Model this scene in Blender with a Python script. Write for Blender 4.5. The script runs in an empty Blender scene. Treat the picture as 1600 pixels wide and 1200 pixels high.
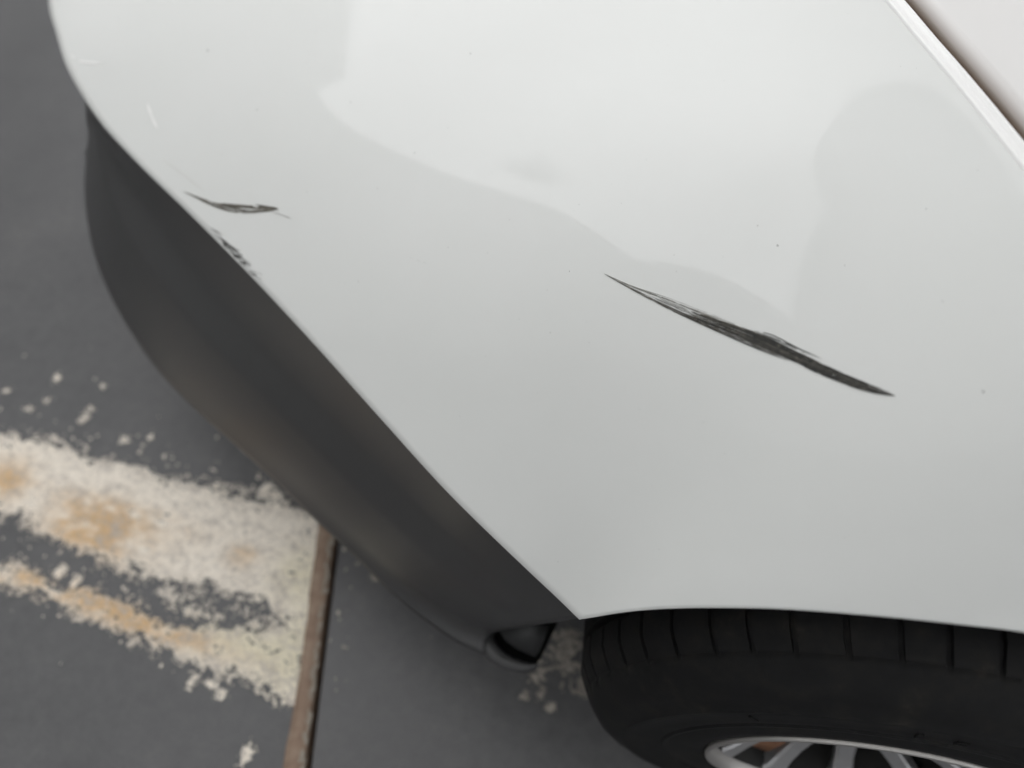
import bpy, bmesh, math, random
import numpy as np
from mathutils import Vector, Matrix
from mathutils.bvhtree import BVHTree

random.seed(7)
rng = np.random.default_rng(7)
SC = bpy.context.scene
COL = SC.collection
R = math.radians

# ------------------------------------------------------------------ camera
TAU, PSI = R(34.0), R(10.8)
CAM = np.array([-.365, -.235, 1.305])
Mz = np.array([[math.cos(PSI), -math.sin(PSI), 0], [math.sin(PSI), math.cos(PSI), 0], [0, 0, 1.]])
FW = Mz @ np.array([0, math.sin(TAU), -math.cos(TAU)])
UP = Mz @ np.array([0, math.cos(TAU), math.sin(TAU)])
RT = Mz @ np.array([1., 0, 0])
FPX = 1202.0
cd = bpy.data.cameras.new('camera')
cam = bpy.data.objects.new('camera', cd)
COL.objects.link(cam)
cam.matrix_world = Matrix(((RT[0], UP[0], -FW[0], CAM[0]), (RT[1], UP[1], -FW[1], CAM[1]),
                           (RT[2], UP[2], -FW[2], CAM[2]), (0, 0, 0, 1)))
cd.sensor_width = 9.8
cd.lens = FPX / 1600 * 9.8
cd.clip_start, cd.clip_end = .01, 500
cd.dof.use_dof = True
cd.dof.focus_distance = .745
cd.dof.aperture_fstop = .54
SC.camera = cam

# ------------------------------------------------------------------ light
SUN_EL, SUN_AZ = R(40), R(234)
w = bpy.data.worlds.new('World')
SC.world = w
w.use_nodes = True
nt = w.node_tree
bg = nt.nodes['Background']
sky = nt.nodes.new('ShaderNodeTexSky')
sky.sky_type = 'NISHITA'
sky.sun_disc = False
sky.sun_elevation = SUN_EL
sky.sun_rotation = SUN_AZ
sky.air_density, sky.dust_density, sky.ozone_density = 1.0, .4, 1.0
hs = nt.nodes.new('ShaderNodeHueSaturation')
hs.inputs['Saturation'].default_value = .12
nt.links.new(sky.outputs[0], hs.inputs['Color'])
nt.links.new(hs.outputs[0], bg.inputs[0])
bg.inputs[1].default_value = .15
sd = bpy.data.lights.new('sun', 'SUN')
sun = bpy.data.objects.new('sun', sd)
COL.objects.link(sun)
sd.energy = 2.2
sd.angle = R(170)
sd.color = (1, .98, .95)
sdir = Vector((math.sin(SUN_AZ) * math.cos(SUN_EL), math.cos(SUN_AZ) * math.cos(SUN_EL), math.sin(SUN_EL)))
sun.rotation_euler = sdir.to_track_quat('Z', 'Y').to_euler()
SC.view_settings.view_transform = 'Standard'
SC.view_settings.look = 'None'
SC.view_settings.exposure = .92
SC.view_settings.gamma = 1.0


# ------------------------------------------------------------------ helpers
def ray(p):
    return FW + RT * (p[0] - 800) / FPX - UP * (p[1] - 600) / FPX


def atz(p, z):
    """photo point -> place on the level z"""
    d = ray(p)
    return CAM + d * (z - CAM[2]) / d[2]


def aty(p, y):
    d = ray(p)
    return CAM + d * (y - CAM[1]) / d[1]


def tag(o, label=None, cat=None, group=None, kind=None):
    for k, v in (('label', label), ('category', cat), ('group', group), ('kind', kind)):
        if v:
            o[k] = v
    return o


def empty(name, loc=(0, 0, 0)):
    o = bpy.data.objects.new(name, None)
    COL.objects.link(o)
    o.location = loc
    o.empty_display_size = .1
    return o


def link(name, me, mat=None, parent=None, smooth=True):
    o = bpy.data.objects.new(name, me)
    COL.objects.link(o)
    if mat is not None:
        me.materials.append(mat)
    if parent is not None:
        o.parent = parent
    if smooth:
        me.polygons.foreach_set('use_smooth', [True] * len(me.polygons))
    return o


def mesh(name, V, F, mat=None, parent=None, smooth=True):
    me = bpy.data.meshes.new(name)
    me.from_pydata([tuple(map(float, v)) for v in V], [], [tuple(map(int, f)) for f in F])
    me.update()
    return link(name, me, mat, parent, smooth)


def grid_faces(nu, nv, flip=False):
    F = []
    for i in range(nu - 1):
        for j in range(nv - 1):
            a, b, c, d = i * nv + j, (i + 1) * nv + j, (i + 1) * nv + j + 1, i * nv + j + 1
            F.append((a, d, c, b) if flip else (a, b, c, d))
    return F


def spline(P, n, closed=False):
    """Catmull-Rom (centripetal-ish by chord) through P, n samples evenly spaced by arc length"""
    P = np.asarray(P, float)
    k = len(P)
    pts = []
    for i in range(k - 1):
        p0 = P[i - 1] if i > 0 else 2 * P[0] - P[1]
        p1, p2 = P[i], P[i + 1]
        p3 = P[i + 2] if i + 2 < k else 2 * P[-1] - P[-2]
        d0, d1, d2 = [max(np.linalg.norm(a - b), 1e-9) ** .5 for a, b in ((p1, p0), (p2, p1), (p3, p2))]
        m1 = (p2 - p1) / d1 * 0 + d1 * ((p1 - p0) / d0 - (p2 - p0) / (d0 + d1) + (p2 - p1) / d1)
        m2 = d1 * ((p2 - p1) / d1 - (p3 - p1) / (d1 + d2) + (p3 - p2) / d2)
        for t in np.linspace(0, 1, 24, endpoint=False):
            h = t * t * t
            q = t * t
            pts.append((2 * h - 3 * q + 1) * p1 + (h - 2 * q + t) * m1 + (-2 * h + 3 * q) * p2 + (h - q) * m2)
    pts.append(P[-1])
    pts = np.array(pts)
    s = np.r_[0, np.cumsum(np.linalg.norm(np.diff(pts, axis=0), axis=1))]
    t = np.linspace(0, s[-1], n)
    return np.stack([np.interp(t, s, pts[:, c]) for c in range(P.shape[1])], 1)


def fbm(x, y, octaves=4, seed=0):
    """value noise in 0..1"""
    out = np.zeros(np.shape(x))
    amp, tot = 1., 0.
    for o in range(octaves):
        r = np.random.default_rng(seed * 31 + o)
        T = r.random((257, 257))
        X, Y = np.asarray(x) * 2 ** o + 17.3 * o, np.asarray(y) * 2 ** o + 5.7 * o
        xi, yi = np.floor(X).astype(int), np.floor(Y).astype(int)
        fx, fy = X - xi, Y - yi
        fx, fy = fx * fx * (3 - 2 * fx), fy * fy * (3 - 2 * fy)
        a, b = T[xi % 256, yi % 256], T[(xi + 1) % 256, yi % 256]
        c, d = T[xi % 256, (yi + 1) % 256], T[(xi + 1) % 256, (yi + 1) % 256]
        out += amp * ((a * (1 - fx) + b * fx) * (1 - fy) + (c * (1 - fx) + d * fx) * fy)
        tot += amp
        amp *= .55
    return out / tot


def sdpoly(px, py, poly):
    """signed distance, positive inside"""
    poly = np.asarray(poly, float)
    d = np.full(px.shape, 1e9)
    ins = np.zeros(px.shape, bool)
    for a, b in zip(poly, np.roll(poly, -1, axis=0)):
        e = b - a
        t = np.clip(((px - a[0]) * e[0] + (py - a[1]) * e[1]) / (e @ e + 1e-12), 0, 1)
        d = np.minimum(d, np.hypot(px - a[0] - t * e[0], py - a[1] - t * e[1]))
        c = ((a[1] > py) != (b[1] > py))
        with np.errstate(divide='ignore', invalid='ignore'):
            xx = (b[0] - a[0]) * (py - a[1]) / (b[1] - a[1]) + a[0]
        ins ^= c & (px < xx)
    return np.where(ins, d, -d)


# ------------------------------------------------------------------ materials
def mat(name, col, rough=.5, metal=0., coat=0., coat_rough=.03, spec=.5):
    m = bpy.data.materials.new(name)
    m.use_nodes = True
    b = m.node_tree.nodes['Principled BSDF']
    b.inputs['Base Color'].default_value = (*col, 1)
    b.inputs['Roughness'].default_value = rough
    b.inputs['Metallic'].default_value = metal
    b.inputs['Coat Weight'].default_value = coat
    b.inputs['Coat Roughness'].default_value = coat_rough
    b.inputs['Specular IOR Level'].default_value = spec
    return m


def nodes(m):
    return m.node_tree.nodes, m.node_tree.links, m.node_tree.nodes['Principled BSDF']


def noise_node(m, scale, detail=4, rough=.55, stretch=None):
    n, l, b = nodes(m)
    tc = n.new('ShaderNodeTexCoord')
    t = n.new('ShaderNodeTexNoise')
    t.inputs['Scale'].default_value = scale
    t.inputs['Detail'].default_value = detail
    t.inputs['Roughness'].default_value = rough
    if stretch:
        mp = n.new('ShaderNodeMapping')
        mp.inputs['Scale'].default_value = stretch
        l.new(tc.outputs['Object'], mp.inputs[0])
        l.new(mp.outputs[0], t.inputs['Vector'])
    else:
        l.new(tc.outputs['Object'], t.inputs['Vector'])
    return t


def ramp(m, src, stops):
    n, l, b = nodes(m)
    r = n.new('ShaderNodeValToRGB')
    while len(r.color_ramp.elements) < len(stops):
        r.color_ramp.elements.new(.5)
    for e, (p, c) in zip(r.color_ramp.elements, stops):
        e.position = p
        e.color = (*c, 1) if len(c) == 3 else c
    l.new(src, r.inputs[0])
    return r


def bump(m, src, strength, dist):
    n, l, b = nodes(m)
    k = n.new('ShaderNodeBump')
    k.inputs['Strength'].default_value = strength
    k.inputs['Distance'].default_value = dist
    l.new(src, k.inputs['Height'])
    l.new(k.outputs[0], b.inputs['Normal'])


def mixcol(m, a, b_, fac, mode='MIX'):
    n, l, _ = nodes(m)
    x = n.new('ShaderNodeMix')
    x.data_type = 'RGBA'
    x.blend_type = mode
    for s, v in ((x.inputs[6], a), (x.inputs[7], b_)):
        if isinstance(v, tuple):
            s.default_value = (*v, 1)
        else:
            l.new(v, s)
    if isinstance(fac, float):
        x.inputs[0].default_value = fac
    else:
        l.new(fac, x.inputs[0])
    return x.outputs[2]


# white car paint with a clear coat
M_white = mat('white_paint', (.74, .755, .735), .45, coat=.7, coat_rough=.02, spec=.1)
n, l, b = nodes(M_white)
t = noise_node(M_white, 7, 3)
r = ramp(M_white, t.outputs[0], [(.3, (.737, .750, .734)), (.7, (.747, .758, .744))])
l.new(r.outputs[0], b.inputs['Base Color'])
# orange peel, very faint
t2 = noise_node(M_white, 420, 2)
k = n.new('ShaderNodeBump')
k.inputs['Strength'].default_value = .015
k.inputs['Distance'].default_value = .001
l.new(t2.outputs[0], k.inputs['Height'])
l.new(k.outputs[0], b.inputs['Coat Normal'])

M_hood = mat('white_paint_hood', (.80, .79, .78), .45, coat=.75, coat_rough=.02, spec=.1)
M_bead = mat('white_edge_lit', (.95, .95, .94), .4, coat=1., coat_rough=.05, spec=.4)  # whiter than the panel: sky highlight put into the edge colour
M_glint = mat('painted_glint', (.88, .88, .87), .4)  # pale colour for the painted highlights of small dents
M_plastic = mat('black_plastic', (.050, .050, .0515), .38, spec=.5)
M_liner = mat('liner_plastic', (.035, .036, .037), .6)
M_dark = mat('dark_underbody', (.008, .008, .008), .9, spec=.1)
M_gap = mat('gap_black', (.005, .004, .0035), .9, spec=.1)  # near-black sheet at the bottom of the seam and joint gaps

M_scuff = mat('rubber_scuff', (.04, .041, .038), .6, spec=.2)
t = noise_node(M_scuff, 260, 4)
n, l, b = nodes(M_scuff)
l.new(ramp(M_scuff, t.outputs[0], [(.35, (.03, .031, .03)), (.62, (.06, .058, .052)), (.8, (.2, .19, .16))]).outputs[0], b.inputs['Base Color'])
M_scuff2 = mat('brown_scuff', (.12, .11, .09), .6, spec=.2)
n, l, b = nodes(M_scuff2)
t = noise_node(M_scuff2, 220, 4)
l.new(ramp(M_scuff2, t.outputs[0], [(.3, (.075, .07, .058)), (.6, (.15, .14, .12)), (.8, (.38, .36, .31))]).outputs[0], b.inputs['Base Color'])

M_floor = mat('sealed_concrete', (.10, .10, .103), .42, spec=.45)
n, l, b = nodes(M_floor)
ta = noise_node(M_floor, 5, 6, .6)
tb = noise_node(M_floor, 45, 5, .6)
tcx = noise_node(M_floor, 240, 3, .6)
ca = ramp(M_floor, ta.outputs[0], [(.3, (.090, .0905, .0945)), (.55, (.103, .1033, .107)), (.75, (.118, .1175, .120))]).outputs[0]
cb = ramp(M_floor, tb.outputs[0], [(.25, (.84, .84, .84)), (.5, (1, 1, 1)), (.75, (1.16, 1.15, 1.13))]).outputs[0]
cc = ramp(M_floor, tcx.outputs[0], [(.28, (.82, .82, .83)), (.45, (1, 1, 1)), (.72, (1.12, 1.1, 1.08))]).outputs[0]
c1 = mixcol(M_floor, ca, cb, 1., 'MULTIPLY')
l.new(mixcol(M_floor, c1, cc, 1., 'MULTIPLY'), b.inputs['Base Color'])
l.new(ramp(M_floor, tb.outputs[0], [(.3, (.36,) * 3), (.7, (.52,) * 3)]).outputs[0], b.inputs['Roughness'])
bump(M_floor, tcx.outputs[0], .25, .001)

M_paint = mat('old_line_paint', (.6, .5, .4), .75, spec=.3)
n, l, b = nodes(M_paint)
at = n.new('ShaderNodeAttribute')
at.attribute_name = 'paint_colour'
tp = noise_node(M_paint, 130, 5, .65)
pc = ramp(M_paint, tp.outputs[0], [(.3, (.80, .78, .76)), (.55, (1, 1, 1)), (.75, (1.06, 1.06, 1.06))]).outputs[0]
l.new(mixcol(M_paint, at.outputs['Color'], pc, 1., 'MULTIPLY'), b.inputs['Base Color'])

M_rust = mat('rusty_steel_edge', (.24, .15, .10), .7, spec=.3)
n, l, b = nodes(M_rust)
t = noise_node(M_rust, 40, 6, .65)
l.new(ramp(M_rust, t.outputs[0], [(.25, (.17, .115, .085)), (.5, (.27, .19, .14)), (.68, (.33, .25, .19)), (.8, (.48, .42, .34))]).outputs[0], b.inputs['Base Color'])
M_rub = mat('tyre_rubber', (.01, .01, .011), .7, spec=.28)
n, l, b = nodes(M_rub)
t = noise_node(M_rub, 28, 6, .65)
l.new(ramp(M_rub, t.outputs[0], [(.28, (.004, .004, .0045)), (.50, (.0062, .0062, .0068)), (.62, (.0105, .0098, .0088)), (.74, (.024, .021, .017)), (.84, (.055, .048, .038))]).outputs[0], b.inputs['Base Color'])
bump(M_rub, noise_node(M_rub, 160, 3).outputs[0], .2, .001)
M_alloy = mat('silver_alloy', (.50, .50, .51), .32, .75)
M_barrel = mat('dusted_shade_alloy', (.010, .0095, .009), .6, .3)  # brake dust plus the wheel's inner shade put into the colour
M_lip = mat('machined_alloy', (.50, .485, .47), .42, .8)
M_brake = mat('rusty_brake_drum', (.20, .09, .045), .6, .2)
n, l, b = nodes(M_brake)
t = noise_node(M_brake, 30, 5)
l.new(ramp(M_brake, t.outputs[0], [(.3, (.10, .045, .025)), (.6, (.24, .115, .06)), (.8, (.38, .24, .15))]).outputs[0], b.inputs['Base Color'])

# ------------------------------------------------------------------ ground
J0, J1 = atz((531, 843), 0), atz((487, 1200), 0)      # right-hand side of the joint gap
JD = (J1 - J0) / np.linalg.norm(J1 - J0)              # along the joint, towards the viewer
JN = np.array([-JD[1], JD[0], 0])                     # to the right
if JN[0] < 0:
    JN = -JN
GAP, EDGE = .011, .027


def jpt(s, o, z):
    p = J0 + JD * s + JN * o
    return (p[0], p[1], z)


def slab(name, o0, o1, s0, s1):
    V, F = [], []
    for o in (o0, o1):
        for s in (s0, s1):
            V += [jpt(s, o, 0), jpt(s, o, -.12)]
    F = [(0, 2, 6, 4), (1, 5, 7, 3), (0, 1, 3, 2), (4, 6, 7, 5), (0, 4, 5, 1), (2, 3, 7, 6)]
    return mesh(name, V, F, M_floor, None, False)


floor_l = tag(slab('parking_floor', -40, -GAP - EDGE, -40, 40),
              'grey sealed concrete slab with the worn cream line, left of the rusty joint', kind='structure')
floor_r = tag(slab('parking_floor', 0, 40, -40, 40),
              'grey sealed concrete slab under the wheel, right of the rusty joint', kind='structure')
sub = mesh('joint_bed', [jpt(-40, -.5, -.06), jpt(40, -.5, -.06), jpt(40, .5, -.06), jpt(-40, .5, -.06)], [(0, 1, 2, 3)], M_gap, floor_l, False)

# rusty steel edge of the joint: slightly wavy bar, a pale crumbly lip on its right
ss = np.linspace(-.55, .9, 260)
V, F = [], []
for i, s in enumerate(ss):
    wl = .006 * (fbm(np.array([s * 14]), np.array([1.]), 4, 3)[0] - .5) * 2
    wr = .004 * (fbm(np.array([s * 26]), np.array([9.]), 4, 5)[0] - .5)
    for o, z in ((-GAP - EDGE - .003 + wl, -.02), (-GAP - EDGE - .003 + wl, .0028), (-GAP - EDGE * .5, .0038), (-GAP - .004, .0018), (-GAP + wr, -.001), (-GAP + wr, -.06)):
        V.append(jpt(s, o, z))
F = grid_faces(len(ss), 6, True)
edge = mesh('joint_edge', V, F, M_rust, floor_l, True)
edge['kind'] = 'structure'
edge['label'] = 'rusty brown steel edge strip along the floor joint'
# the pale chips of paint and cement along the lip
bm = bmesh.new()
for _ in range(90):
    s = random.uniform(-.05, .5)
    o = -GAP + random.uniform(-.007, -.0005)
    c = jpt(s, o, .003)
    rx, ry = random.uniform(.002, .005), random.uniform(.003, .010)
    vs = []
    for k in range(7):
        a = k / 7 * 2 * math.pi
        q = np.array(c) + JN * math.cos(a) * rx * random.uniform(.6, 1) + JD * math.sin(a) * ry * random.uniform(.6, 1)
        vs.append(bm.verts.new((q[0], q[1], q[2])))
    top = bm.verts.new((c[0], c[1], .0055))
    for k in range(7):
        bm.faces.new((vs[k], vs[(k + 1) % 7], top))
me = bpy.data.meshes.new('joint_chips')
bm.to_mesh(me)
chip = link('cement_chips', me, mat('cement_crumb', (.30, .27, .225), .8), floor_l)
chip['kind'] = 'stuff'


# ---- worn paint on the floor: real flakes cut from a fine grid
def P2(pts):
    return [atz(p, 0)[:2] for p in pts]


main_band = P2([(-640, 545), (-140, 655), (0, 682), (60, 688), (110, 700), (150, 722), (210, 730), (260, 748), (330, 765), (400, 782),
                (445, 795), (490, 812), (516, 840), (505, 900), (494, 960), (486, 1010), (479, 1050), (470, 1040), (440, 965),
                (400, 945), (345, 928), (300, 912), (230, 905), (170, 882), (110, 858), (62, 835), (40, 815), (0, 803), (-140, 770), (-640, 650)])
low_band = P2([(285, 985), (310, 975), (360, 982), (420, 985), (484, 985), (470, 1110), (448, 1100), (410, 1075), (350, 1050), (300, 1025)])
orange_band = P2([(-640, 735), (-140, 850), (0, 880), (50, 898), (110, 920), (170, 940), (220, 958), (260, 975), (320, 985), (315, 1042), (270, 1020),
                  (220, 995), (160, 972), (100, 952), (50, 926), (0, 914), (-140, 885), (-640, 765)])
gap_band = P2([(250, 905), (345, 925), (400, 940), (484, 965), (484, 1000), (400, 990), (330, 985), (270, 950)])
thin_edge = P2([(478, 1000), (484, 1000), (474, 1140), (460, 1140), (455, 1090)])
under_band = P2([(838, 985), (880, 985), (915, 1000), (915, 1080), (890, 1070), (870, 1045), (840, 1060), (825, 1040)])
gx = np.arange(-2.45, -.25, .0017)
gy = np.arange(-.16, .56, .0017)
GX, GY = np.meshgrid(gx, gy, indexing='ij')
# coordinates along and across the stripe
sdv = np.array([.9945, -.104])
sa, sc = GX * sdv[0] + GY * sdv[1], -GX * sdv[1] + GY * sdv[0]
N1 = fbm(sa * 45, sc * 75, 5, 11) - .5
N2 = fbm(sa * 150, sc * 220, 4, 12) - .5
N3 = fbm(sa * 14, sc * 34, 4, 13) - .5
N4 = fbm(sa * 420, sc * 520, 2, 14) - .5
rag = .050 * N1 + .050 * N2 + .034 * N3 + .030 * N4
m_main = sdpoly(GX, GY, main_band)
m_low = sdpoly(GX, GY, low_band)
m_or = sdpoly(GX, GY, orange_band)
m_gap = sdpoly(GX, GY, gap_band)
m_thin = sdpoly(GX, GY, thin_edge)
m_un = sdpoly(GX, GY, under_band)
score = np.maximum.reduce([np.minimum(m_main, .026) + rag, np.minimum(m_low, .02) + rag, np.minimum(m_or, .012) + rag * .9 + .002,
                           np.minimum(m_thin, .006) + rag * .6, np.minimum(m_gap, .001) + rag * 1.1 - .005, np.minimum(m_un, .002) + .045 * N1 + .05 * N2 + .03 * N4 - .004])
spots = [((130, 655), 9), ((88, 592), 9), ((142, 640), 6), ((90, 200), 5), ((196, 688), 8), ((235, 683), 7), ((413, 768), 16), ((428, 775), 12),
         ((337, 758), 6), ((95, 893), 11), ((117, 912), 10), ((330, 1070), 8), ((345, 1085), 9), ((385, 1180), 12), ((470, 1190), 8), ((300, 1065), 9),
         ((75, 625), 6), ((45, 640), 6), ((160, 605), 5), ((10, 610), 5), ((585, 905), 7), ((690, 905), 7), ((835, 1060), 9), ((845, 1085), 7),
         ((860, 1105), 7), ((890, 1040), 8), ((820, 1085), 6), ((60, 80), 4), ((106, 372), 4), ((110, 455), 4), ((66, 152), 5)]
for (p, rad) in spots:
    q = atz(p, 0)
    rr = rad / 880.0
    an = random.uniform(.7, 1.4)
    d = np.hypot((GX - q[0]) * an, (GY - q[1]) / an)
    score = np.maximum(score, (rr * .8 - d) + .022 * N2 + .016 * N4)
# a scatter of tiny specks above the line
sprk = fbm(sa * 120, sc * 120, 2, 21)
zone = np.clip(1 - np.abs(m_main + .035) / .05, 0, 1) + np.clip(1 - np.abs(m_or + .02) / .035, 0, 1) * .5
score = np.maximum(score, (sprk - .93 + .13 * np.minimum(zone, 1)) * .1)
PX = None
inside = score > 0
# no paint on the joint
jo = (GX - J0[0]) * JN[0] + (GY - J0[1]) * JN[1]
inside &= ~((jo > -GAP - EDGE + .001) & (jo < .004))
off = {'a': (inside & (jo < 0)), 'b': (inside & (jo >= 0))}
Hn = fbm(sa * 90, sc * 90, 3, 5)
cream = np.array([.89, .82, .72])
yell = np.array([.80, .74, .56])
oran = np.array([.66, .44, .23])
grey = np.array([.50, .455, .41])


def blob(p, rx, ry):
    q = atz(p, 0)
    da = (GX - q[0]) * sdv[0] + (GY - q[1]) * sdv[1]
    dc = -(GX - q[0]) * sdv[1] + (GY - q[1]) * sdv[0]
    return np.exp(-((da / rx) ** 2 + (dc / ry) ** 2))


k_or = np.clip(blob((150, 830), .09, .045) * 1.5 + blob((190, 800), .14, .02) * .7 + blob((10, 750), .05, .04) * .9 + blob((110, 930), .2, .022) * 1.1
               + blob((380, 870), .025, .02) * .8 + blob((250, 985), .12, .02) * .7, 0, 1.2) * np.clip(.25 + 1.7 * (N3 + N1 + .3), 0, 1.1)
k_or = np.clip(k_or, 0, .95)
k_ye = np.clip(blob((465, 900), .045, .05) + blob((390, 1010), .12, .035) + blob((470, 1010), .04, .08), 0, 1) * .8
k_gr = np.clip((N1 + .8 * N2 + .8 * N4 - .02) * 3.0, 0, .8)
colr = cream + (yell - cream) * k_ye[..., None]
colr = colr + (oran - colr) * k_or[..., None]
colr = colr + (grey - colr) * k_gr[..., None]
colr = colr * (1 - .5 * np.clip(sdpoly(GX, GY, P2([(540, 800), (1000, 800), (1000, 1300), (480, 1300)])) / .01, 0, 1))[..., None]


def flakes(name, msk, parent):
    cells = msk[:-1, :-1]
    ii, jj = np.nonzero(cells)
    idx = -np.ones(GX.shape, int)
    need = np.zeros(GX.shape, bool)
    for a, b_ in ((0, 0), (1, 0), (1, 1), (0, 1)):
        need[ii + a, jj + b_] = True
    vi, vj = np.nonzero(need)
    idx[vi, vj] = np.arange(len(vi))
    # jitter so the flake edges are not stepped
    jx = (fbm(GX[vi, vj] * 600, GY[vi, vj] * 600, 1, 8) - .5) * .0022
    jy = (fbm(GX[vi, vj] * 600, GY[vi, vj] * 600, 1, 9) - .5) * .0022
    Z = .0012 + .0016 * Hn[vi, vj]
    V = np.c_[GX[vi, vj] + jx, GY[vi, vj] + jy, Z]
    F = np.c_[idx[ii, jj], idx[ii + 1, jj], idx[ii + 1, jj + 1], idx[ii, jj + 1]]
    me = bpy.data.meshes.new(name)
    me.from_pydata(V.tolist(), [], F.tolist())
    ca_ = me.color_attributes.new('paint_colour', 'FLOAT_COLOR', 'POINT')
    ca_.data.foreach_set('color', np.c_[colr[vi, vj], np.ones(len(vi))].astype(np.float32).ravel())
    me.update()
    o = link(name, me, M_paint, parent)
    o['kind'] = 'stuff'
    return o


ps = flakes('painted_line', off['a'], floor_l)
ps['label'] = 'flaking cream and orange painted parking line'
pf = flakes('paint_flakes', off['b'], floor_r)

# ------------------------------------------------------------------ added unseen canopy and walls that shape the panel's light and reflections
def prism(name, poly, z0, z1, m, parent=None):
    k_ = len(poly)
    V = [(p[0], p[1], z0) for p in poly] + [(p[0], p[1], z1) for p in poly]
    F = [tuple(range(k_ - 1, -1, -1)), tuple(range(k_, 2 * k_))] + [(q, (q + 1) % k_, (q + 1) % k_ + k_, q + k_) for q in range(k_)]
    return mesh(name, V, F, m, parent, False)


M_roof = mat('canopy_post_paint', (.72, .71, .70), .7)
M_sheet = bpy.data.materials.new('translucent_canopy_sheet')
M_sheet.use_nodes = True
n = M_sheet.node_tree.nodes
n.remove(n['Principled BSDF'])
a_, b_, c_ = n.new('ShaderNodeBsdfDiffuse'), n.new('ShaderNodeBsdfTranslucent'), n.new('ShaderNodeMixShader')
a_.inputs[0].default_value = (.9, .9, .89, 1)
b_.inputs[0].default_value = (.74, .74, .735, 1)
c_.inputs[0].default_value = .8
M_sheet.node_tree.links.new(a_.outputs[0], c_.inputs[1])
M_sheet.node_tree.links.new(b_.outputs[0], c_.inputs[2])
M_sheet.node_tree.links.new(c_.outputs[0], n['Material Output'].inputs[0])
M_dim = M_sheet.copy()
M_dim.name = 'dim_canopy_sheet'
for q_ in M_dim.node_tree.nodes:
    if q_.type in ('BSDF_DIFFUSE', 'BSDF_TRANSLUCENT'):
        q_.inputs[0].default_value = (.60, .60, .595, 1)
M_back = mat('grey_render', (.62, .62, .62), .85)
M_wall = mat('pale_green_render', (.52, .53, .51), .8)
roof = tag(empty('reflection_canopy', (2, 0, 0)), 'flat translucent carport roof on four posts above the car', 'reflection_canopy')
roof.location = (0, 0, 0)
hole = [(-2.80, 1.72), (-3.14, 1.58), (-2.42, .34), (-1.25, -.14), (-.57, .78), (-.31, 2.2), (-.7, 4.6), (-1.5, 4.6), (-2.54, 2.5)]  # opening shaped so the panel mirrors a bright patch
orect = [(-6.99, 1.72), (-6.99, -.5), (-6.99, -1.15), (5, -1.15), (5, 1.0), (5, 2.3), (5, 5), (-6.99, 5), (-6.99, 3.5)]
V, F = [], []
for z in (2.6, 2.612):
    V += [(x, y, z) for x, y in orect] + [(x, y, z) for x, y in hole]
for q in range(9):
    p_ = (q + 1) % 9
    F += [(q, p_, p_ + 9, q + 9), (q + 18, q + 27, p_ + 27, p_ + 18), (q, q + 18, p_ + 18, p_), (q + 9, p_ + 9, p_ + 27, q + 27)]
mesh('canopy_sheet', V, F, M_sheet, roof, False)
prism('dim_canopy_strip', [(-6.99, -2.5), (5, -2.5), (5, -1.152), (-6.99, -1.152)], 2.6, 2.63, M_dim, roof)  # added dimmer strip that darkens the reflection above the arch
for x, y in ((4.6, 4.6), (4.6, -2.4), (-6.7, -2.4), (-6.7, 4.8)):
    prism('canopy_post', [(x - .06, y - .06), (x + .06, y - .06), (x + .06, y + .06), (x - .06, y + .06)], 0, 2.6, M_roof, roof)
V = []
for x in (-7, -7.4):
    V += [(x, -9, 0), (x, -9, 4.6), (x, 3.0, 4.6), (x, 7.5, 6.5), (x, 12, 4.6), (x, 12, 0)]
F = [(5, 4, 3, 2, 1, 0), tuple(range(6, 12))] + [(q, (q + 1) % 6, (q + 1) % 6 + 6, q + 6) for q in range(6)]
wall = tag(mesh('reflection_wall', V, F, M_wall, None, False), 'added unseen pale green gable wall mirrored in the panel', 'wall')
tag(prism('reflection_wall', [(-12, -8.4), (12, -8.4), (12, -8), (-12, -8)], 0, 7.0, M_back), 'grey rendered wall across the yard behind the viewer', 'wall')

# ------------------------------------------------------------------ the car
car = empty('parked_car', (0, 0, 0))
tag(car, 'glossy white car with black scuffs above its dark lower bumper and front wheel', 'car')

# --- white body panel: smooth height over the plan, tied to the lower edge, the arch and the hood seam
low_px = [((75, 0), .650), ((88, 55), .642), ((104, 105), .628), ((130, 152), .612), ((160, 195), .600), ((215, 255), .590), ((300, 338), .580),
          ((400, 440), .572), ((500, 548), .568), ((600, 660), .566), ((700, 770), .565), ((800, 868), .562), ((870, 934), .559)]
LOW = [atz(p, z) for p, z in low_px]
ext_low = [(-1.40, 1.18, .665), (-1.37, .97, .66)]
LOW = [np.array(p) for p in ext_low] + LOW
arch_px = [(905, 968), (925, 965), (960, 959), (1000, 954), (1060, 950.5), (1150, 950), (1225, 952), (1300, 957), (1400, 965.5), (1500, 976), (1600, 988)]
ARCH = [aty(p, -.002) for p in arch_px]
RA = .398
ARCH += [np.array((RA * math.sin(R(a)), -.002, .33 + RA * math.cos(R(a)))) for a in (4, 14, 26, 40, 56)]
SEAM = [np.array(p) for p in ((-.42, 1.25, .875), (-.35, 1.0, .884), (-.255, .78, .892))]
seam_px = [((1370, -15), .9), ((1385, 0), .9), ((1440, 66), .9), ((1500, 137), .9), ((1550, 199), .9), ((1600, 262), .9), ((1640, 313), .902)]
SEAM += [atz(p, z) for p, z in seam_px]
SEAM += [np.array(p) for p in ((.02, .20, .908), (.10, .135, .915), (.25, .105, .925), (.45, .10, .935), (.6, .10, .94))]

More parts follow.
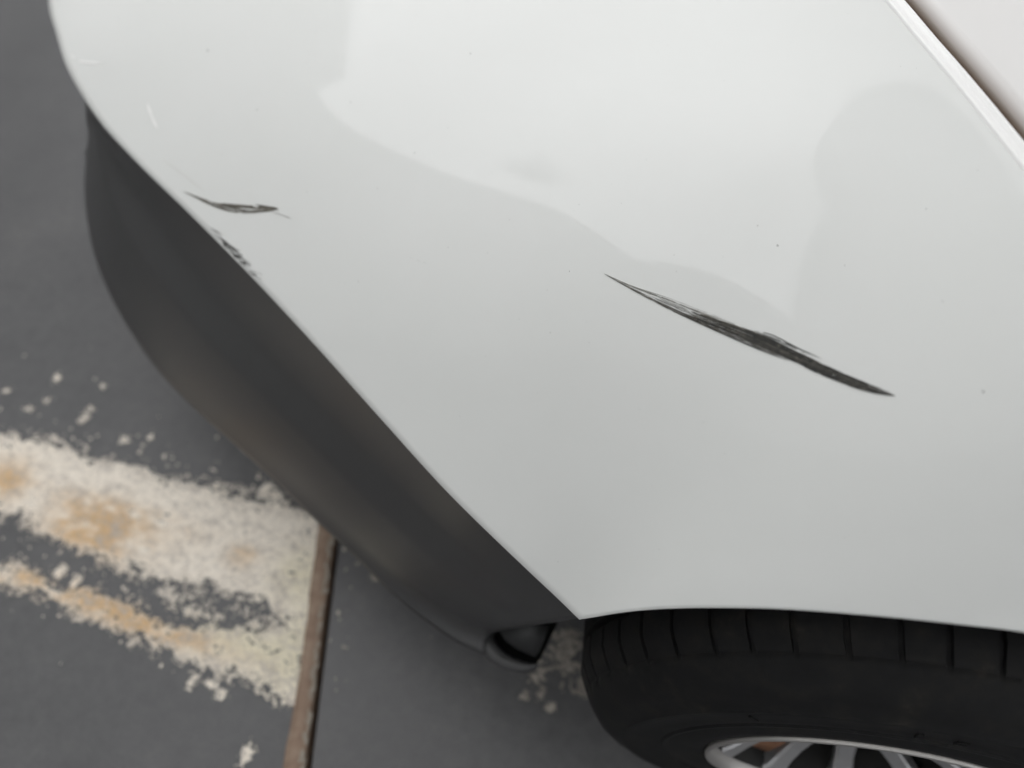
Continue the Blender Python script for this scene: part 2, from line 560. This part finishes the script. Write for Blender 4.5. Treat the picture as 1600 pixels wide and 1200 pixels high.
ctrl = LOW + ARCH + SEAM
mids = [((1500, 750), .797), ((1250, 800), .742), ((1050, 800), .685), ((900, 500), .735), ((600, 450), .645), ((450, 250), .665), ((900, 100), .795), ((1200, 250), .858)]
ctrl += [atz(p, z) for p, z in mids]
ctrl += [np.array(p) for p in ((.35, .03, .86), (.55, .03, .87), (-1.0, 1.1, .77))]
ctrl = np.array(ctrl)


def tps_fit(P, lam):
    k_ = len(P)
    d = np.linalg.norm(P[:, None, :2] - P[None, :, :2], axis=2)
    K = np.where(d > 0, d * d * np.log(d + 1e-12), 0) + lam * np.eye(k_)
    Q = np.c_[np.ones(k_), P[:, :2]]
    A = np.block([[K, Q], [Q.T, np.zeros((3, 3))]])
    return np.linalg.solve(A, np.r_[P[:, 2], 0, 0, 0])


TW = tps_fit(ctrl, 6e-3)


def height(xy):
    xy = np.atleast_2d(xy)
    d = np.linalg.norm(xy[:, None, :2] - ctrl[None, :, :2], axis=2)
    K = np.where(d > 0, d * d * np.log(d + 1e-12), 0)
    return K @ TW[:-3] + TW[-3] + xy[:, :2] @ TW[-2:]


NU, NV = 300, 90
nl = 170
low_c = spline(LOW + [ARCH[0]], nl)
arch_c = spline(ARCH, NU - nl + 1)
BOT = np.r_[low_c, arch_c[1:]]
for _ in range(6):      # let the seam lie on the smooth surface while it keeps its place
    for q in range(len(seam_px)):
        P_ = SEAM[3 + q]
        SEAM[3 + q] = atz(seam_px[q][0], float(height(P_[None])[0]))
TOP = spline(SEAM, NU)
# let the top samples run level with the bottom ones
TOP[:, 2] = height(TOP)
v = np.linspace(0, 1, NV)
VV = np.zeros((NU, NV, 3))
for i in range(NU):
    xy = BOT[i, None, :2] * (1 - v)[:, None] + TOP[i, None, :2] * v[:, None]
    h = height(xy)
    h += (BOT[i, 2] - h[0]) * np.clip(1 - v / .25, 0, 1) ** 2 * 1.0 + (TOP[i, 2] - h[-1]) * np.clip(1 - (1 - v) / .25, 0, 1) ** 2
    VV[i] = np.c_[xy, h]
panel_V = VV.reshape(-1, 3)
panel_F = grid_faces(NU, NV, False)
bvh = BVHTree.FromPolygons([Vector(p) for p in panel_V.tolist()], panel_F)
# a folded lip that runs down and inwards along the lower edge and the arch gives the sheet its thickness
lip = []
cen = np.array([-.35, .6])
for i in range(NU):
    tdir = BOT[min(i + 1, NU - 1)] - BOT[max(i - 1, 0)]
    nrm = np.array([-tdir[1], tdir[0]])
    nrm /= np.linalg.norm(nrm) + 1e-9
    if i >= nl:
        nrm = np.array([0., 1.])
    lip.append([BOT[i] + np.array((nrm[0] * .0005, nrm[1] * .0005, -.0018)), BOT[i] + np.array((nrm[0] * .004, nrm[1] * .004, -.003)), BOT[i] + np.array((nrm[0] * .02, nrm[1] * .02, -.004))])
lip = np.array(lip)
V = list(panel_V)
F = list(panel_F)
base = len(V)
for i in range(NU):
    V += list(lip[i])
for i in range(NU - 1):
    a, b2 = i * NV, (i + 1) * NV
    c0, c1_ = base + i * 3, base + (i + 1) * 3
    F.append((a, c0, c1_, b2))
    F.append((c0, c0 + 1, c1_ + 1, c1_))
    F.append((c0 + 1, c0 + 2, c1_ + 2, c1_ + 1))
fender = mesh('front_bumper_panel', V, F, M_white, car)


def on_panel(p, lift=.0004):
    d = Vector(ray(p)).normalized()
    hit = bvh.ray_cast(Vector(CAM), d)
    if hit[0] is None:
        return None, None
    nn = hit[1]
    if nn.dot(d) > 0:
        nn = -nn
    return hit[0] + nn * lift, nn


# --- rolled edge along the seam, gap and hood
tt = np.gradient(TOP, axis=0)
tt /= np.linalg.norm(tt, axis=1)[:, None]
out = np.stack([tt[:, 1], -tt[:, 0], 0 * tt[:, 0]], 1)      # horizontal, across the seam
side = np.array([1., .6, 0])
out = np.where((out @ side)[:, None] < 0, -out, out)


def strip(name, prof, m, rows=None):
    V = []
    for i in range(NU):
        for (o, z) in prof:
            V.append(TOP[i] + out[i] * o + np.array((0, 0, z)))
    return mesh(name, V, grid_faces(NU, len(prof), True), m, car)


bead = strip('rolled_edge', [(-.0022, -.002), (-.0012, .0014), (.0002, .0026), (.0022, .0020), (.0062, .0022), (.0085, .0042), (.0105, .0042), (.0135, .0028), (.0160, .0002), (.0173, -.004), (.0178, -.02)], M_bead)
gap = strip('seam_gap', [(.010, -.012), (.0176, -.0085), (.0255, -.0085), (.034, -.012)], M_gap)
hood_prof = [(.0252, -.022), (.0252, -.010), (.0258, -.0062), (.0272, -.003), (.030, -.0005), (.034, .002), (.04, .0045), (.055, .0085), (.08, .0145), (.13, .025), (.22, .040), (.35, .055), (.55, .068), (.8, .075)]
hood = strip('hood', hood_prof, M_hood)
# road dirt and painted-in contact shade along the hood's edge
dirt_shade = bpy.data.materials.new('hood_edge_paint')
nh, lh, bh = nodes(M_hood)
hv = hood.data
ca_ = hv.color_attributes.new('dirt_shade', 'FLOAT_COLOR', 'POINT')
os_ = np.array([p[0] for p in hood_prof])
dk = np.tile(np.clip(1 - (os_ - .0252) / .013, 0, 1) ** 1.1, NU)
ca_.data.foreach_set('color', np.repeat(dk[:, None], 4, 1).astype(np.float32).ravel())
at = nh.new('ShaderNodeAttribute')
at.attribute_name = 'dirt_shade'
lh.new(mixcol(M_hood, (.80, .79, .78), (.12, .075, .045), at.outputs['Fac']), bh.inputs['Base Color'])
bpy.data.materials.remove(dirt_shade)

# --- black lower bumper: from under the white edge down and out to its own bottom line
top_px = [((128, 148), .600), ((160, 193), .588), ((215, 255), .578), ((300, 338), .568), ((400, 440), .560), ((500, 548), .556), ((600, 660), .554),
          ((700, 770), .553), ((800, 868), .550), ((870, 934), .547), ((906, 968), .55)]
bot_px = [((136, 185), .50), ((139, 215), .44), ((134, 260), .39), ((134, 310), .35), ((142, 370), .32), ((158, 425), .30), ((195, 500), .28), ((250, 580), .265),
          ((310, 642), .255), ((375, 700), .25), ((440, 760), .247), ((505, 822), .245), ((560, 873), .243), ((615, 928), .242), ((670, 972), .242), ((715, 1003), .242), ((757, 1022), .243)]
NB, MB = 150, 44
tb_ = spline([atz(p, z) + np.array((.004, .004, 0)) for p, z in top_px], NB)
bb = spline([atz(p, z) for p, z in bot_px], NB)
# end edge (towards the wheel) as photographed, so that the shell narrows down to the white corner
end_px = [((906, 968), .55), ((868, 973), .455), ((820, 979), .375), ((785, 984), .31), ((766, 990), .268), ((757, 1004), .250), ((757, 1022), .243)]
end_c = spline([atz(p, z) for p, z in end_px], MB)
V = np.zeros((NB, MB, 3))
vv = np.linspace(0, 1, MB)
e0 = end_c[0] * (1 - vv)[:, None] + end_c[-1] * vv[:, None]
for i in range(NB):
    u = i / (NB - 1)
    a, c = tb_[i], bb[i]
    ln = np.linalg.norm(c - a)
    dirn = (c - a) / (ln + 1e-9)
    tg = tb_[min(i + 1, NB - 1)] - tb_[max(i - 1, 0)]
    no = np.cross(tg, dirn)
    no /= np.linalg.norm(no) + 1e-9
    if no @ (CAM - a) < 0:
        no = -no
    # recess just under the white edge, hollow, then the belly that rolls over into the bottom line
    prof_h = (-.012 * np.sin(np.pi * np.minimum(vv / .5, 1)) * (1 - .55 * u) + .006 * np.sin(np.pi * np.clip((vv - .3) / .7, 0, 1))) * min(ln / .3, 1.1) * min(1, u / .2)
    P = a * (1 - vv)[:, None] + c * vv[:, None] + no[None] * prof_h[:, None] * (1 - u ** 6)
    V[i] = P + (end_c - e0) * (u ** 5)
shell = V.copy()
# roll the bottom line under
roll = []
for i in range(NB):
    tg = bb[min(i + 1, NB - 1)] - bb[max(i - 1, 0)]
    inn = np.array([-tg[1], tg[0], 0])
    inn /= np.linalg.norm(inn) + 1e-9
    if inn @ np.array([.6, .8, 0]) < 0:
        inn = -inn
    p = V[i, -1]
    u_ = i / (NB - 1)
    k_ = .03 + .97 * min(1, max(0, (u_ - .08) / .15))
    roll.append([p + (inn * a_ + np.array((0, 0, b_))) * k_ for a_, b_ in ((.004, -.006), (.012, -.011), (.03, -.012), (.10, -.009))])
V = np.concatenate([V, np.array(roll)], 1)
skirt = mesh('lower_bumper', V.reshape(-1, 3), grid_faces(NB, MB + 4, False), M_plastic, car)
sol = skirt.modifiers.new('thickness', 'SOLIDIFY')
sol.thickness = .003
sol.offset = 0

# the bumper's open end by the wheel: rounded lip, hollow, inner tongue
outer = spline([atz(p, .243) for p in ((752, 1006), (754, 1014), (762, 1025), (776, 1036), (798, 1044), (820, 1047), (838, 1042))], 30)
inner = spline([atz(p, .246) for p in ((762, 992), (767, 1000), (774, 1010), (786, 1022), (805, 1031), (822, 1036), (838, 1037))], 30)
V = []
for i in range(30):
    o_, q = outer[i], inner[i]
    mid = (o_ + q) / 2 + np.array((0, 0, .001))
    V += [o_ + np.array((0, 0, -.02)), o_, mid, q, q + np.array((.004, .01, -.035))]
liplip = mesh('bumper_end_lip', V, grid_faces(30, 5, True), M_plastic, car)
hole = [atz(p, .212) for p in ((764, 980), (766, 1000), (774, 1014), (790, 1026), (812, 1036), (836, 1039), (845, 1028), (858, 1000), (872, 972), (820, 976))]
bm = bmesh.new()
vs = [bm.verts.new(tuple(p)) for p in hole]
lo = [bm.verts.new((p[0], p[1], p[2] - .004)) for p in hole]
bm.faces.new(vs)
bm.faces.new(lo[::-1])
for k in range(len(vs)):
    bm.faces.new((vs[k], lo[k], lo[(k + 1) % len(vs)], vs[(k + 1) % len(vs)]))
me = bpy.data.meshes.new('bumper_cavity')
bm.to_mesh(me)
link('bumper_cavity', me, M_dark, car, False)
tong = [((779, 986), .262), ((790, 1001), .250), ((806, 1013), .243), ((824, 1022), .240), ((836, 1026), .240), ((842, 1019), .243), ((851, 998), .27), ((858, 978), .30), ((830, 977), .33), ((800, 981), .30)]
bm = bmesh.new()
tv = [atz(p, z) for p, z in tong]
vs = [bm.verts.new(tuple(p)) for p in tv]
lo = [bm.verts.new((p[0], p[1] + .002, p[2] - .005)) for p in tv]
cv = bm.verts.new(tuple(np.mean(tv, 0) + np.array((0, 0, -.008))))
for k in range(len(vs)):
    bm.faces.new((vs[k], vs[(k + 1) % len(vs)], cv))
    bm.faces.new((vs[k], lo[k], lo[(k + 1) % len(vs)], vs[(k + 1) % len(vs)]))
me = bpy.data.meshes.new('liner_tongue')
bm.to_mesh(me)
link('liner_tongue', me, M_liner, car)

# --- wheel arch liner and floor pan keep the light out from under the body
V = []
na = 40
for i in range(na):
    a = R(-95 + 190 * i / (na - 1))
    rr = .402
    for y in (.03, .10, .30):
        V.append((rr * math.sin(a) * (1 if y < .1 else 1.0), y, .33 + rr * math.cos(a)))
keep = [k for k in range(na)]
F = [f for f in grid_faces(na, 3)]
# the foot of the front half is cut away where the floor shows between bumper and tyre
F = [f for f in F if not all(V[q][2] < .60 and V[q][0] < 0 and V[q][1] < .2 for q in f)]
mesh('wheel_arch_liner', V, F, M_dark, car)
mesh('inner_wing', [(-.42, .30, .15), (.42, .30, .15), (.42, .30, .78), (-.42, .30, .70)], [(0, 1, 2, 3)], M_dark, car, False)
pan = [(-1.0, .95, .2), (-.66, .40, .2), (-.44, .20, .2), (-.42, .30, .2), (.6, .3, .2), (.6, 1.3, .2), (-1.0, 1.3, .2)]
mesh('floor_pan', pan + [(p[0], p[1], .17) for p in pan], [tuple(range(7)), tuple(range(13, 6, -1))] + [(k, (k + 1) % 7, (k + 1) % 7 + 7, k + 7) for k in range(7)], M_dark, car, False)

# --- wheel
wheel = empty('front_wheel', (0, 0, 0))
wheel.parent = car
ZH = .33
prof = [(.172, .020), (.1685, -.036), (.170, -.042), (.177, -.046), (.192, -.0475), (.214, -.045), (.217, -.0478), (.221, -.0482), (.224, -.046), (.240, -.0475), (.258, -.047), (.262, -.0485), (.268, -.048), (.271, -.045),
        (.285, -.040), (.297, -.032), (.304, -.0235), (.308, -.018), (.312, -.0125), (.3132, -.0098), (.3138, -.0062), (.3158, -.0050), (.3185, .000), (.3225, .008), (.3265, .018), (.3275, .034), (.3278, .040), (.318, .0415), (.318, .049), (.3285, .0505), (.3295, .075), (.330, .092),
        (.320, .0935), (.320, .101), (.330, .1025), (.329, .14), (.325, .17), (.31, .19), (.26, .21), (.2, .2), (.19, .17)]
NBLK = 49
angs = []
rg = random.Random(3)
a0 = 0
pitch = [1.0 + .10 * math.sin(k * 1.7) + rg.uniform(-.05, .05) for k in range(NBLK)]
tot = sum(pitch)
for pt in pitch:
    wdt = pt / tot * 2 * math.pi
    gw = .0046 / .33
    for q, g in ((0, 1), (gw * .999, 1), (gw * 1.15, 0), (gw + (wdt - gw) * .33, 0), (gw + (wdt - gw) * .66, 0), (wdt - gw * .15, 0)):
        angs.append((a0 + q, g))
    a0 += wdt
V = []
npf = len(prof)
for (a, g) in angs:
    for (r_, y) in prof:
        rr, aa, yy = r_, a, y
        if g and (r_ > .3125) and y < .045:
            dep = .0050 * min(1, max(0, (r_ - .3125) / .005))
            rr = r_ - dep * .8
            yy = y + dep * (.55 if y < .004 else .1)
        # grooves sweep back a little on the shoulder
        sw = max(0, (.322 - r_)) * 1.1 if r_ > .297 and y < .05 else (0 if y < .05 or r_ < .3 else (y - .05) * .6)
        if r_ <= .297:
            sw = .025 * 1.1
        aa = a + sw * .35
        V.append((rr * math.sin(aa), yy, ZH + rr * math.cos(aa)))
nA = len(angs)
F = []
for i in range(nA):
    for j in range(npf - 1):
        k2 = (i + 1) % nA
        F.append((i * npf + j, i * npf + j + 1, k2 * npf + j + 1, k2 * npf + j))
tyre = mesh('tyre', V, F, M_rub, wheel, True)
tyre.data.set_sharp_from_angle(angle=R(38))


def ringbox(bm, r0, r1, a0_, a1_, y, dy):
    """a small raised pad on the sidewall"""
    vs = []
    for yy in (y, y - dy):
        for (rr, aa) in ((r0, a0_), (r1, a0_), (r1, a1_), (r0, a1_)):
            vs.append(bm.verts.new((rr * math.sin(aa), yy, ZH + rr * math.cos(aa))))
    for f in ((4, 5, 6, 7), (0, 1, 5, 4), (1, 2, 6, 5), (2, 3, 7, 6), (3, 0, 4, 7)):
        bm.faces.new([vs[k] for k in f])


for (a, da, r0, r1) in ((-1.2, 2.4, .236, .239), (-1.2, 2.4, .243, .246), (-9, 1.2, .236, .248), (-42, .5, .240, .256)):
    bm = bmesh.new()
    ringbox(bm, r0, r1, R(a), R(a + da), -.0465, .0024)
    me = bpy.data.meshes.new('sidewall_mark')
    bm.to_mesh(me)
    link('sidewall_mark', me, M_rub, wheel, False)

# rim: flange, barrel, spokes
rim_prof = [(r_ * .90, y - .0105) for r_, y in [(.183, .02), (.1835, -.022), (.1865, -.0285), (.1895, -.0335), (.1885, -.0375), (.1855, -.0385), (.1825, -.0365), (.1795, -.031), (.1775, -.025), (.177, -.020)]]
nr = 140
V = []
for i in range(nr):
    a = 2 * math.pi * i / nr
    for r_, y in rim_prof:
        V.append((r_ * math.sin(a), y, ZH + r_ * math.cos(a)))
F = []
q = len(rim_prof)
for i in range(nr):
    for j in range(q - 1):
        k2 = (i + 1) % nr
        F.append((i * q + j, i * q + j + 1, k2 * q + j + 1, k2 * q + j))
mesh('rim', V, F, M_lip, wheel)
V, F = [], []
for i in range(60):
    a = 2 * math.pi * i / 60
    for r_, y in ((.1592, -.031), (.156, -.02), (.150, .03), (.150, .14)):
        V.append((r_ * math.sin(a), y, ZH + r_ * math.cos(a)))
for i in range(60):
    for j in range(3):
        k2 = (i + 1) % 60
        F.append((i * 4 + j, i * 4 + j + 1, k2 * 4 + j + 1, k2 * 4 + j))
mesh('rim_barrel', V, F, M_barrel, wheel)
V = [(.156 * math.sin(2 * math.pi * i / 60), .10, ZH + .156 * math.cos(2 * math.pi * i / 60)) for i in range(60)]
mesh('wheel_inside', V, [tuple(range(60))], M_dark, wheel, False)


def spoke_mesh():
    prof_s = [(.045, .014, .016), (.075, .006, .0125), (.11, -.007, .0115), (.135, -.019, .0125), (.148, -.0265, .0145), (.1600, -.0320, .018)]
    V, F = [], []
    for k, (r_, y, hw) in enumerate(prof_s):
        tw = .045 * (r_ - .045)       # spokes lean as they leave the hub
        for x, yy in ((-hw, y + .018), (-hw, y + .003), (-hw * .75, y), (hw * .75, y), (hw, y + .003), (hw, y + .018)):
            V.append((x, yy, r_))
    for k in range(len(prof_s) - 1):
        for j in range(5):
            F.append((k * 6 + j, k * 6 + j + 1, k * 6 + 6 + j + 1, k * 6 + 6 + j))
    me = bpy.data.meshes.new('spoke')
    me.from_pydata(V, [], F)
    me.update()
    me.materials.append(M_alloy)
    return me


sm = spoke_mesh()
for k in range(11):
    o = bpy.data.objects.new('spoke', sm)
    COL.objects.link(o)
    o.parent = wheel
    o.location = (0, 0, ZH)
    o.rotation_euler = (0, R(360 / 11 * k + 4), 0)
V, F = [], []
for i in range(40):
    a = 2 * math.pi * i / 40
    for r_, y in ((.050, .05), (.048, .024), (.034, .016), (.0, .015)):
        V.append((r_ * math.sin(a), y, ZH + r_ * math.cos(a)))
for i in range(40):
    for j in range(3):
        k2 = (i + 1) % 40
        F.append((i * 4 + j, i * 4 + j + 1, k2 * 4 + j + 1, k2 * 4 + j))
mesh('hub_cap', V, F, M_alloy, wheel)
V, F = [], []
for i in range(60):
    a = 2 * math.pi * i / 60
    for r_, y in ((.128, .10), (.128, .085), (.122, .08), (.06, .078)):
        V.append((r_ * math.sin(a), y, ZH + r_ * math.cos(a)))
for i in range(60):
    for j in range(3):
        k2 = (i + 1) % 60
        F.append((i * 4 + j, i * 4 + j + 1, k2 * 4 + j + 1, k2 * 4 + j))
mesh('brake_disc', V, F, M_brake, wheel)


V, F = [], []
for i in range(14):
    a = R(-152 + 66 * i / 13)
    for r_, y in ((.146, .07), (.148, .0), (.143, -.012), (.115, -.004), (.095, .012), (.09, .07)):
        V.append((r_ * math.sin(a), y, ZH + r_ * math.cos(a)))
mesh('brake_caliper', V, grid_faces(14, 6) + [tuple(range(6)), tuple(range(83, 77, -1))], M_brake, wheel)


# --- scuffs: bundles of fine tapering streaks lying on the paint
def streaks(name, strokes, m, label=None, lift=.0004, m2=None):
    """strokes: list of (pixel polyline, half width px); each a thin tapered ribbon on the panel"""
    V, F = [], []
    MI = []
    for st in strokes:
        pts, hw = st[:2]
        n_ = max(6, int(np.linalg.norm(np.diff(np.asarray(pts, float), axis=0), axis=1).sum() / 7))
        c = spline(pts, n_)
        tg = np.gradient(c, axis=0)
        tg /= np.linalg.norm(tg, axis=1)[:, None] + 1e-9
        nn = np.stack([-tg[:, 1], tg[:, 0]], 1)
        s0 = len(V)
        lf = lift + random.uniform(0, .0002)
        okk = True
        tmp = []
        for i in range(n_):
            u = i / (n_ - 1)
            w_ = hw * (min(1, u / .18, (1 - u) / .18) ** .7 if 0 < u < 1 else .02) * random.uniform(.7, 1.15) + .05
            for s in (-1, 1):
                p, _ = on_panel(c[i] + nn[i] * s * w_, lf)
                if p is None:
                    okk = False
                    break
                tmp.append(p)
            if not okk:
                break
        if not okk:
            continue
        V += tmp
        for i in range(n_ - 1):
            a = s0 + 2 * i
            if hw < 2 and random.random() < .13:      # the rubber skips here and there
                continue
            F.append((a, a + 1, a + 3, a + 2))
            MI.append(1 if len(st) > 2 else 0)
    o = mesh(name, V, F, m, car, False)
    if m2 is not None:
        o.data.materials.append(m2)
        o.data.polygons.foreach_set('material_index', MI)
    if label:
        o['label'] = label
    return o


def bundle(spine, n_, hw, widths, seed, xr=(0, 1), taper=None, side_bias=0):
    """random streaks inside a lens-shaped band that follows the spine; widths(u) = (upper, lower) px"""
    rr = random.Random(seed)
    sp = spline(spine, 200)
    tg = np.gradient(sp, axis=0)
    tg /= np.linalg.norm(tg, axis=1)[:, None]
    nn = np.stack([-tg[:, 1], tg[:, 0]], 1)
    outp = []
    for _ in range(n_):
        ua = rr.uniform(*xr)
        L = rr.uniform(.12, .42)
        ub = min(ua + L, .995)
        ua = max(ub - L, .004)
        k_ = rr.uniform(-1, 1)
        pts = []
        for u in np.linspace(ua, ub, 7):
            i = int(u * 199)
            up, lw = widths(u)
            off = (k_ * lw if k_ > 0 else k_ * up)
            pts.append(sp[i] + nn[i] * off)
        outp.append((pts, rr.uniform(*hw)))
    return outp


rr_ = random.Random(23)
spine = [(946, 429), (1000, 456), (1060, 489), (1120, 515), (1180, 540), (1240, 566), (1300, 587), (1350, 603), (1398, 619)]


def wid_core(u):
    c = math.sin(math.pi * min(1, max(0, (u - .22) / .78)) ** .9)
    return (9.5 * c + .2, 6.5 * c + .2)


def wid_tail(u):
    c = math.sin(math.pi * min(1, u / .85)) ** .7 if u < .85 else 0
    return (10 * c + .2, 3.0 * c + .2)


def band(top, bot, n_, hw, seed, span=(.1, .5), edge=0):
    """streaks that follow a band between two drawn outlines"""
    rr = random.Random(seed)
    A, B = spline(top, 120), spline(bot, 120)
    o_ = []
    for _ in range(n_):
        L = rr.uniform(*span)
        ua = rr.uniform(-.05, 1 - L + .05)
        ub = min(1, ua + L)
        ua = max(0, ua)
        k_ = rr.uniform(-.03, 1.03)
        if edge:
            k_ = 1.03 - abs(rr.gauss(0, edge))
        dk_ = rr.uniform(-.06, .06)
        pts = []
        for u in np.linspace(ua, ub, 6):
            i = int(u * 119)
            f_ = k_ + dk_ * (u - ua)
            pts.append(A[i] * (1 - f_) + B[i] * f_)
        o_.append((pts, rr.uniform(*hw)))
    return o_


T1 = [(945, 428), (985, 446), (1045, 466), (1107, 490), (1150, 505), (1190, 524), (1232, 548)]
B1 = [(945, 428.5), (985, 451.5), (1045, 483), (1107, 512), (1150, 531), (1190, 548), (1234, 565)]
T2 = [(1080, 486), (1107, 495), (1150, 509), (1190, 523), (1232, 543), (1295, 574), (1357, 600), (1399, 618)]
B2 = [(1080, 495), (1107, 506), (1150, 523), (1190, 541), (1232, 560), (1295, 590), (1357, 612), (1399, 619)]
S_ = [t_ + (1,) for t_ in band(T1, B1, 48, (.10, .32), 1, (.15, .5))]
S_ += band(T1, B1, 22, (.12, .40), 2, (.2, .6), .20)
S_ += band(T1, B1, 8, (.10, .30), 6, (.2, .5))
S_ += [t_ + (1,) for t_ in band(T2, B2, 30, (.4, 1.0), 3, (.12, .4))]
S_ += band(T2, B2, 90, (.25, .8), 4, (.12, .45))
S_ += band(T2[2:], B2[2:], 55, (.35, 1.1), 9, (.25, .7))
S_ += [([(1178, 517), (1205, 523), (1245, 543), (1284, 561)], .7), ([(1184, 519), (1215, 532), (1260, 553)], .6), ([(1190, 521), (1230, 537), (1270, 555)], .4)]
streaks('scuff_mark', S_, M_scuff, 'long black rubber scuff sweeping across the middle of the panel', m2=M_scuff2)

spine2 = [(286, 299), (320, 313), (350, 323), (390, 330), (436, 327)]
up2 = [(340, 318), (365, 321), (400, 324), (436, 326)]
dn2 = [(300, 305), (330, 320), (360, 330), (395, 333)]
S_ = [(up2, 1.9), ([(p[0], p[1] + 1.5) for p in up2], 1.5), (dn2, 1.3), ([(287, 299), (310, 309), (340, 319), (365, 326)], 1.2),
      ([(395, 331), (415, 330), (433, 327)], 1.1), ([(355, 319), (390, 322), (420, 323.5)], 1.0)]
S_ += bundle(up2, 16, (.4, .9), lambda u: (4 * math.sin(math.pi * u) + .3, 3 * math.sin(math.pi * u) + .3), 5)
S_ += bundle(spine2, 18, (.4, .8), lambda u: (2.0 * math.sin(math.pi * u) + .3, 3.5 * math.sin(math.pi * u) + .3), 6)
S_ += [([(425, 331), (440, 336), (456, 342)], .35)]
streaks('scuff_mark', S_, M_scuff2, 'short grey brown scuff shaped like a fish near the left edge')

rr = random.Random(11)
S_ = []
for (x, y, n_, hw) in ((345, 372, 3, .6), (355, 380, 6, 1.1), (362, 388, 7, 1.2), (372, 400, 6, 1.5), (384, 410, 6, 1.2), (392, 425, 5, 1.0), (402, 430, 3, .5), (338, 364, 3, .5)):
    for _ in range(n_):
        cx, cy = x + rr.uniform(-5, 5), y + rr.uniform(-4, 4)
        L = rr.uniform(6, 14)
        S_.append(([(cx - L * .8, cy - L * .62), (cx, cy), (cx + L * .8, cy + L * .42)], hw * rr.uniform(.25, .7)))
streaks('scuff_mark', S_, M_scuff, 'broken row of small black scratches beside the bumper edge')

streaks('glint_streak', [([(110, 84), (119, 93), (130, 97), (145, 98), (160, 100)], 1.8)], M_glint, 'small pale curved painted highlight near the top left edge')  # dent highlights drawn as pale streaks on the panel
streaks('glint_streak', [([(230, 160), (234, 172), (240, 188), (247, 202)], 1.9), ([(233, 170), (236, 178)], 2.6)], M_glint, 'faint pale painted highlight of a dent left of centre')
streaks('hairline_scratch', [([(640, 402), (652, 407), (668, 412)], .12)], mat('faint_scratch_grey', (.4, .4, .38), .5))
streaks('hairline_scratch', [([(255, 250), (285, 272), (320, 300)], .2)], mat('faint_scratch', (.5, .48, .45), .5), 'faint brownish hairline above the short scuff')
# dust specks
sp_px = [(325, 79, 1.3), (1536, 612, 1.8), (1215, 384, 1.3), (1184, 353, .9), (402, 172, .8), (735, 84, .8), (548, 160, .7), (1447, 327, .8), (1473, 471, .9), (648, 239, .8), (890, 424, .7),
         (1320, 415, .7), (590, 295, .6), (860, 520, .6), (1100, 660, .6), (1000, 640, .5), (560, 440, .6), (905, 320, .5), (700, 200, .6), (1010, 250, .5), (480, 300, .5)]
sp_px += [(random.uniform(180, 1580), random.uniform(20, 900), random.uniform(.25, .5)) for _ in range(60)]
V, F = [], []
for x, y, r_ in sp_px:
    ring = []
    for k in range(6):
        a = k / 6 * 2 * math.pi
        p, _ = on_panel((x + r_ * math.cos(a) * random.uniform(.7, 1.2), y + r_ * math.sin(a) * random.uniform(.7, 1.2)), .0004)
        if p is not None:
            ring.append(p)
    if len(ring) == 6:
        s0 = len(V)
        V += ring
        F.append(tuple(range(s0, s0 + 6)))
o = mesh('dust_specks', V, F, M_scuff, car, False)
o['kind'] = 'stuff'
